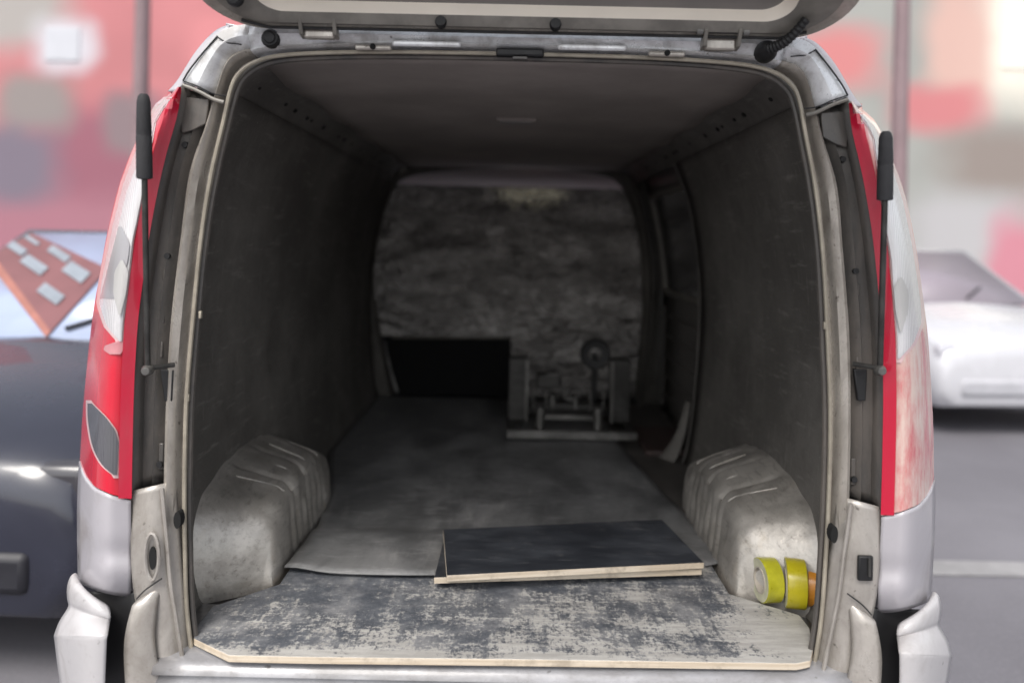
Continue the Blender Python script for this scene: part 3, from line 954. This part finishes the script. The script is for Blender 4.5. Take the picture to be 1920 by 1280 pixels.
# van wheels on the road (mostly out of frame)
for y in (.62, 3.0):
    for s in (-1, 1):
        w_ = MB().lathe([(.19, -.09), (.27, -.10), (.31, -.07), (.31, .07), (.27, .10), (.19, .09)], (s * .74, y, .31), 'X', 32).build('wheel', M['rubber'], van)
        MB().lathe([(.0, -.06), (.19, -.085), (.19, .085), (0, .06)], (s * .74, y, .31), 'X', 24).build('rim', M['steel'], w_)

# ------------------------------------------------------------------ loose things in the load bay
# worn plywood at the rear edge
z0 = FZ + .001
outline = [(-.655, .10), (-.640, .040), (-.545, -.022), (-.40, -.022), (.0, -.014), (.590, -.006), (.622, .006), (.645, .05), (.672, .14), (.672, .20), (.540, .30), (.540, .62), (-.540, .62), (-.540, .30), (-.655, .18)]
ply = MB().prism([Vector((x, y, 0)) for x, y in outline], (0, 0, .0145))
po = ply.build('plywood_sheet', M['ply'], None, bevel=.0015)
po.location = (0, 0, z0)
po.data.materials.append(M['plyedge'])
for p in po.data.polygons:
    if abs(p.normal.z) < .5: p.material_index = 1
tag(po, 'worn plywood sheet with flaking dark film and bare wood at the rear sill', 'plywood')
# long dusty sheet over it
zt = z0 + .015
ns, nt_ = 60, 40
def edge_l(t): return interp([(-.545, .36), (-.545, .70), (-.585, 1.0), (-.70, 1.5), (-.70, 2.58)], .36 + t * 2.22)
def edge_r(t): return interp([(.60, .36), (.60, .50), (.535, .95), (.47, 1.63), (.44, 2.58)], .36 + t * 2.22)
rows = []
for i in range(ns + 1):
    t = i / ns
    row = []
    for j in range(nt_ + 1):
        s = j / nt_
        l, r = edge_l(t), edge_r(t)
        x = l + (r - l) * s
        y0_ = .355 - .018 * math.sin(math.pi * min(1, s * 2.2)) + .13 * max(0, (s - .55) / .45) ** 2.2
        y = y0_ + (2.58 - y0_) * t
        lift = .004 + .010 * math.exp(-((s - .02) / .05) ** 2) * math.exp(-t * 9) + .006 * math.exp(-((t) / .03) ** 2) * math.exp(-((s - .3) / .3) ** 2)
        drop = -.014 * max(0, min(1, (y - .63) / .05))
        wob = noise.noise(Vector((x * 3, y * 2.2, .4))) * .004
        row.append(Vector((x, y, lift + max(drop, -.012) * 1.0 + wob * min(1, t * 8) + .002)))
    rows.append(row)
so_ = MB().grid(rows).build('floor_sheet', M['sheet'], None, solid=.003, off=0)
so_.location = (0, 0, zt)
tag(so_, 'long grey dusty sheet covering the load floor up to the bulkhead', 'floor sheet')
# two black boards
def board(name, label, pts, z, th, wood_front=True):
    o = MB().prism([Vector((x, y, 0)) for x, y in pts], (0, 0, th)).build(name, M['board'], None, bevel=.001)
    o.location = (0, 0, z)
    o.data.materials.append(M['plyedge'])
    for p in o.data.polygons:
        if abs(p.normal.z) < .5: p.material_index = 1
    return tag(o, label, 'board', 'black faced boards lying on the floor sheet')
hb = zt + .016
def fl(px, py, z):      # measured spot on a level plane
    dx, dy = px - 960.0, py - 452.0
    ux_, uy_ = dx * CR + dy * SR, -dx * SR + dy * CR
    d = (CAMZ - z) * FPX / uy_
    return (ux_ / FPX * d, d + CAMY)
th = .015
z1, z2 = hb, hb + th + .004
b1 = board('loose_board', 'lower of two black faced boards, its left corner and edge peeking out beneath the other',
           [fl(814, 1082, z1 + th), fl(1316, 1066, z1 + th), fl(1236, 985, z1 + th), fl(832, 1010, z1 + th)], z1, th)
b2 = board('loose_board', 'upper black faced board with pale plywood edge lying on top of another board',
           [fl(838, 1078, z2 + th), fl(1320, 1054, z2 + th), fl(1241, 973, z2 + th), fl(831, 992, z2 + th)], z2, th)
# tape rolls
def roll(name, label, x, y, rad, wid, mat, rz, lean=0):
    t_ = thing(name, label, 'tape roll', (x, y, FZ + .0155), rz, 'tape rolls by the right wheel arch')
    t_.rotation_euler = (0, lean, rz)
    c = (0, 0, rad)
    MB().lathe([(rad - .002, -wid / 2), (rad, -wid / 2 + .0015), (rad, wid / 2 - .0015), (rad - .002, wid / 2)], c, 'X', 48).build('tape', mat, t_)
    MB().lathe([(rad - .002, -wid / 2), (rad * .60, -wid / 2 + .0008), (rad * .60, wid / 2 - .0008), (rad - .002, wid / 2)], c, 'X', 48).build('tape_side', M['tapeside'], t_)
    MB().lathe([(rad * .60, -wid / 2 - .001), (rad * .53, -wid / 2 - .001), (rad * .53, wid / 2 + .001), (rad * .60, wid / 2 + .001), (rad * .60, -wid / 2 - .001)], c, 'X', 40).build('core', M['card'], t_)
    return t_
FT = FZ + .0155
x1, y1 = fl(1438, 1126, FT); x2, y2 = fl(1489, 1137, FT); x3, y3 = fl(1540, 1128, FT)
roll('tape_roll', 'yellow green tape roll standing on edge nearest the floor sheet', x1, y1, .050, .040, M['tape'], R(7))
roll('tape_roll', 'brighter yellow tape roll standing between the green roll and the door frame', x2, y2, .055, .044, M['tapeyellow'], R(-12))
roll('tape_roll', 'orange tape roll half hidden behind the right door frame', x2 + .051, y2 + .004, .046, .034, M['tapeorange'], R(-22))

# dark trolley frame at the front of the load bay
tx0, ty0 = fl(950, 822, zt); tx1, ty1 = fl(1192, 822, zt)
W = tx1 - tx0
tr = thing('equipment_frame', 'dark steel roller frame with upright posts standing before the foil covered bulkhead', 'steel frame', ((tx0 + tx1) / 2, ty0 + .02, zt - .004))
TD = .46
h = W / 2
MB().box((0, 0, .022), (W, .035, .034)).build('base_bar', M['steel'], tr, bevel=.003)
MB().box((0, TD, .022), (W, .035, .034)).build('base_bar', M['darksteel'], tr, bevel=.003)
for s in (-1, 1):
    MB().box((s * (h - .02), TD / 2, .022), (.035, TD - .04, .030)).build('side_rail', M['darksteel'], tr, bevel=.003)
    p_ = MB().box((s * (h - .045), TD * .55, .17), (.085, .10, .28)).build('upright', M['darksteel'], tr, bevel=.005)
    MB().box((s * (h - .085), TD * .55 - .06, .17), (.012, .02, .28)).build('upright_flange', M['steel'], p_, bevel=.002)
    for zz in (.08, .12, .16, .20, .24):
        MB().box((s * (h - .045), TD * .55 - .052, zz), (.06, .006, .010)).build('rung', M['darksteel'], p_, bevel=.001)
MB().box((0, .12, .07), (W * .50, .03, .02)).build('cross_bar', M['steel'], tr, bevel=.002)
MB().box((0, .20, .10), (W * .56, .03, .02)).build('cross_bar', M['darksteel'], tr, bevel=.002)
for x in (-.135, .115):
    l_ = MB().tube([(x, .05, .03), (x, .05, .125)], .019, 14).build('foot_post', M['steel'], tr)
    for s in (-1, 1):
        MB().tube([(x + s * .028, .10, .10), (x + s * .028, .10, .19)], .0035, 6).build('guide_rod', M['steel'], l_)
for x in (-.075, .03):
    MB().tube([(x, .20, .09), (x, .20, .15)], .017, 12).build('foot_post', M['steel'], tr)
MB().box((-.095, .22, .215), (.105, .10, .06)).build('motor_box', M['darksteel'], tr, bevel=.006)
MB().box((-.075, .168, .247), (.06, .006, .006)).build('box_lip', M['steel'], tr)
MB().lathe([(.030, -.02), (.062, -.022), (.070, 0), (.062, .022), (.030, .02), (.030, -.02)], (.12, .26, .33), 'Y', 24).build('hand_wheel', M['black'], tr)
MB().tube([(.12, .27, .05), (.12, .27, .33)], .014, 10).build('wheel_stem', M['black'], tr)
lev = MB().tube([(-.03, .12, .16), (.0, .11, .145), (.035, .12, .165)], .006, 8).tube([(-.002, .11, .145), (-.006, .11, .20)], .004, 8)
lev.build('lever', M['steel'], tr)

# ------------------------------------------------------------------ street behind the van
m = Mat('asphalt')
n1 = m.noise(.35, 6, .6); n2 = m.noise(60, 4, .7)
c = m.mix(m.ramp(n1, .3, .7), (.13, .125, .14), (.20, .195, .215))
c = m.mix(m.ramp(n2, .45, .75, 0, .35), c, (.26, .25, .27))
m.set(Base_Color=c, Roughness=.85)
m.bump(n2, .3, .006)
struct(MB().grid([[Vector((x, y, 0)) for x in (-120, 0, 120)] for y in (-120, 0, 120)]).build('road', m.m, None, smooth=False))
M['line'] = plain('road_paint', (.30, .295, .30), .7, 0, .2, 6)
ln = MB().box((3.2, 2.05, .006), (4.4, .16, .004)).build('road_marking', M['line'], None, smooth=False); struct(ln)

def facade_mat(name, base, blots, cx, Y):
    """faded plaster with broad soft-edged patches"""
    m = Mat(name)
    x = m.xyz()
    c = m.mix(m.ramp(m.noise(.5, 2, .4), .3, .7), base, tuple(v * .85 for v in base))
    wob = m.math('MULTIPLY', m.math('SUBTRACT', m.noise(.9, 2, .4, loc=(3, 1, 2)), .5), .8)
    for (px, py, rx, rz, col_) in blots:  # each patch paints in out-of-focus facade detail
        k = (Y - CAMY) / FPX
        u = m.math('MULTIPLY', m.math('SUBTRACT', x[0], (px - 960) * k - cx), 1 / (rx * k))
        v = m.math('MULTIPLY', m.math('SUBTRACT', x[2], CAMZ + (452 - py) * k), 1 / (rz * k))
        r_ = m.math('POWER', m.math('ADD', m.math('POWER', m.math('ABSOLUTE', u), 3.0), m.math('POWER', m.math('ABSOLUTE', v), 3.0)), .333)
        c = m.mix(m.ramp(m.math('ADD', r_, wob), .45, 1.45, .95, 0), c, col_)
    m.set(Base_Color=c, Roughness=.9)
    m.bump(m.noise(8, 4), .2, .02)
    return m.m
M['redwall'] = facade_mat('red_plaster', (.52, .20, .21), [
    (150, 420, 420, 130, (.33, .15, .19)), (200, 300, 190, 90, (.27, .105, .14)), (10, 40, 110, 80, (.36, .35, .33)), (60, 215, 75, 60, (.25, .23, .22)),
    (35, 330, 80, 75, (.17, .15, .19)), (110, 105, 62, 50, (.56, .56, .60)), (235, 250, 50, 60, (.22, .17, .18)), (400, 90, 60, 60, (.58, .22, .23))], -10.8, 15.0)
M['pinkwall'] = facade_mat('pale_plaster', (.34, .345, .325), [
    (1560, 100, 90, 60, (.56, .20, .20)), (1900, 30, 90, 150, (.78, .74, .64)), (1790, 60, 62, 140, (.58, .38, .33)), (1755, 190, 90, 45, (.52, .18, .19)),
    (1870, 285, 110, 70, (.25, .21, .19)), (1800, 420, 120, 80, (.42, .41, .42)), (1905, 500, 60, 110, (.52, .20, .25)), (1720, 540, 80, 60, (.25, .24, .26))], 12.1, 15.0)
M['creamwall'] = plain('cream_plaster', (.80, .76, .68), .9, 0, .06, .4)
M['winlight'] = plain('pale_window', (.55, .56, .60), .25, 0, .1, .6)
M['windark'] = plain('dark_window', (.24, .21, .24), .3, 0, .2, .6)
M['greypanel'] = plain('grey_shutter', (.30, .28, .28), .8, 0, .12, .5)
M['maroon'] = plain('maroon_plinth', (.34, .14, .18), .85, 0, .2, .6)
M['post'] = plain('grey_post', (.24, .17, .18), .6, 0, .15, 2)

def facade(name, label, x0, x1, y, H, wallm, wins):
    t_ = thing(name, label, 'building', ((x0 + x1) / 2, y, 0))
    cx = (x0 + x1) / 2
    MB().box((0, 3.0, H / 2), (x1 - x0, 6.0, H)).build('wall', wallm, t_, smooth=False)
    for (wx0, wz0, wx1, wz1, wm, nm) in wins:
        f_ = MB()
        w, hh = wx1 - wx0, wz1 - wz0
        c = Vector(((wx0 + wx1) / 2 - cx, -.03, (wz0 + wz1) / 2))
        if nm == 'window':
            b_ = .09
            f_.box(c + Vector((-w / 2, 0, 0)), (b_, .10, hh + b_)).box(c + Vector((w / 2, 0, 0)), (b_, .10, hh + b_))
            f_.box(c + Vector((0, 0, hh / 2)), (w - b_, .10, b_)).box(c + Vector((0, 0, -hh / 2)), (w - b_, .12, b_))
            fo = f_.build('window', wm, t_, smooth=False)
            MB().box(c + Vector((0, .02, 0)), (w - b_, .02, hh - b_)).build('pane', wm, fo, smooth=False)
        else:
            f_.box(c + Vector((0, .02, 0)), (w, .04, hh)).build(nm, wm, t_, smooth=False, bevel=.02)
    return t_
def zz(py, y): return CAMZ + (452 - py) / FPX * (y - CAMY)
def xx(px, y): return (px - 960) / FPX * (y - CAMY)
YL = 15.0
def box_px(x0, y0, x1, y1, mat, nm, Y=YL): return (xx(x0, Y), zz(y1, Y), xx(x1, Y), zz(y0, Y), mat, nm)
M['mauvepane'] = plain('mauve_pane', (.20, .14, .17), .4, 0, .15, .6)
facade('street_building', 'red plastered building with grey stains on the left of the van', -19, -2.6, YL, 9.0, M['redwall'],
       [box_px(78, 70, 142, 134, M['winlight'], 'sign_board')])
facade('street_building', 'pale pinkish building with cream and salmon patches on the right of the van', 4.2, 20, YL, 9.0, M['pinkwall'],
       [box_px(1868, -40, 1990, 110, M['creamwall'], 'sign_board')])
for px, lab in ((258, 'dark slim street post before the red building'), (1682, 'grey street post before the pale building')):
    Y = 11.0
    t_ = thing('street_post', lab, 'post', (xx(px, Y), Y, 0), 0, 'street posts')
    MB().tube([(0, 0, 0), (0, 0, 7)], [.14, .11], 14).build('pole', M['post'], t_)
    MB().box((0, 0, .2), (.42, .42, .4)).build('plinth', M['post'], t_, bevel=.04)
    MB().tube([(0, 0, 6.9), (0, -.5, 7.3), (0, -1.4, 7.4)], .05, 8).build('lamp_arm', M['post'], t_)

def car(name, label, loc, rz, paint, glass, dark, lampm, group='parked cars in the street'):
    """front faces -y; loc is the middle of the front bumper on the road"""
    t_ = thing(name, label, 'car', loc, rz, group)
    hw = .86
    st = [(0, .28, .62, .74), (.06, .24, .74, .82), (.35, .22, .86, .86), (.85, .22, .95, .86), (1.1, .22, .98, .86), (2.4, .22, 1.0, .86), (3.7, .22, 1.0, .86), (4.1, .26, .95, .82), (4.2, .32, .70, .74)]
    rows = []
    for (y, zb, zt_, w) in st:
        rows.append([Vector(p) for p in ((-w + .08, y, zb), (-w, y, zb + .12), (-w, y, zt_ - .18), (-w + .06, y, zt_ - .05), (-w + .22, y, zt_), (0, y, zt_ + .03),
                                         (w - .22, y, zt_), (w - .06, y, zt_ - .05), (w, y, zt_ - .18), (w, y, zb + .12), (w - .08, y, zb))])
    cols = [dens([r[j] for r in rows], 3) for j in range(11)]
    mb = MB().grid([[cols[j][i] for j in range(11)] for i in range(len(cols[0]))], True)
    k = len(cols[0])
    mb.add([cols[j][0] for j in range(11)], [tuple(range(11))]); mb.add([cols[j][-1] for j in range(11)], [tuple(range(11))[::-1]])
    body = mb.build('body', paint, t_)
    MB().grid([[Vector((-.72, 1.02, .99)), Vector((0, 1.01, .997)), Vector((.72, 1.02, .99))], [Vector((-.58, 1.82, 1.46)), Vector((0, 1.81, 1.467)), Vector((.58, 1.82, 1.46))]]).build('windscreen', glass, t_, solid=.01)
    cabm = MB().grid([[Vector((s * w, y, z)) for y, z, w in ((1.10, .99, .80), (1.86, 1.47, .62), (3.3, 1.47, .62), (3.95, 1.0, .78))] for s in (-1, 1)])
    cabm.build('roof', paint, t_, solid=.03)
    for s in (-1, 1):
        MB().grid([[Vector((s * .80, 1.12, .99)), Vector((s * .625, 1.88, 1.44))], [Vector((s * .81, 3.85, 1.0)), Vector((s * .625, 3.28, 1.44))]]).build('side_window', M['glassdark'], t_, solid=.01)
        MB().box((s * .62, .095, .66), (.36, .10, .15)).build('headlight', lampm, t_, bevel=.04, seg=3)
        MB().box((s * .97, 1.25, 1.02), (.16, .10, .13)).build('mirror', paint, t_, bevel=.03, seg=3)
        for y in (.78, 3.35):
            w_ = MB().lathe([(.18, -.10), (.27, -.11), (.31, -.07), (.31, .07), (.27, .11), (.18, .10)], (s * .76, y, .31), 'X', 24).build('wheel', M['rubber'], t_)
            MB().lathe([(0, -.08), (.18, -.10), (.18, .10), (0, .08)], (s * .76, y, .31), 'X', 20).build('rim', M['steel'], w_)
    MB().box((0, .05, .62), (.70, .08, .14)).build('grille', dark, t_, bevel=.02)
    MB().box((0, .03, .40), (1.3, .10, .14)).build('lower_intake', dark, t_, bevel=.03)
    MB().box((0, .02, .50), (.46, .02, .10)).build('number_plate', M['grey_panel'], t_)
    MB().tube([(.1, 1.04, 1.04), (.35, 1.22, 1.135)], .010, 6).build('wiper', M['black'], t_)
    return t_
M['navy'] = plain('navy_paint', (.022, .024, .040), .25, 0, .15, 2, 0, .6)
M['whitepaint'] = plain('white_car_paint', (.52, .52, .55), .25, 0, .05, 2, 0, .5)
M['bluewind'] = plain('sky_blue_windscreen', (.36, .42, .58), .15, 0, .1, 2)  # blue of the reflected sky put into the glass colour
c1 = car('parked_car', 'dark navy parked car with pale blue windscreen left of the van', (-2.14, .9, 0), R(-2), M['navy'], M['bluewind'], plain('dark_grille', (.016, .016, .022), .5, 0, .2, 5), plain('dull_headlight', (.045, .043, .05), .2, 0, .2, 5, 0, .5))
car('parked_car', 'white parked car beyond the right side of the van', (4.2, 4.6, 0), R(4), M['whitepaint'], M['windark'], plain('pale_grille', (.42, .42, .45), .5, 0, .1, 5), plain('pale_headlight', (.46, .46, .50), .2, 0, .05, 5, 0, .5))

# brick building's reflection in the navy car's windscreen, built as coloured plates
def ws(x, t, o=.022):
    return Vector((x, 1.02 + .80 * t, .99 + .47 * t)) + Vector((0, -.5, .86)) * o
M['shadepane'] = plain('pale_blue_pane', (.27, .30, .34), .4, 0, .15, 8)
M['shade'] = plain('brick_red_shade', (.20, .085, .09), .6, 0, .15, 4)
reflection = MB().prism([ws(-.63, .72), ws(.04, .03), ws(.04, .60), ws(-.56, .97)], Vector((0, -.5, .86)) * .004).build('sun_shade', M['shade'], c1, smooth=False)
MB().prism([ws(-.64, .67), ws(.04, -.01), ws(.04, .03), ws(-.63, .72)], Vector((0, -.5, .86)) * .005).build('shade_hem', plain('orange_hem', (.36, .15, .12), .7, 0, .15, 12), reflection, smooth=False)
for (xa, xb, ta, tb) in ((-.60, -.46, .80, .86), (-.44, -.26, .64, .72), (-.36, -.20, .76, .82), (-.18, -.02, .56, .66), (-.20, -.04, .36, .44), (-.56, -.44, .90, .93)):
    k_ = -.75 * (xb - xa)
    MB().prism([ws(xa, ta, .030), ws(xb, ta + k_, .030), ws(xb, tb + k_, .030), ws(xa, tb, .030)], Vector((0, -.5, .86)) * .004).build('pale_pane', M['shadepane'], reflection, smooth=False)
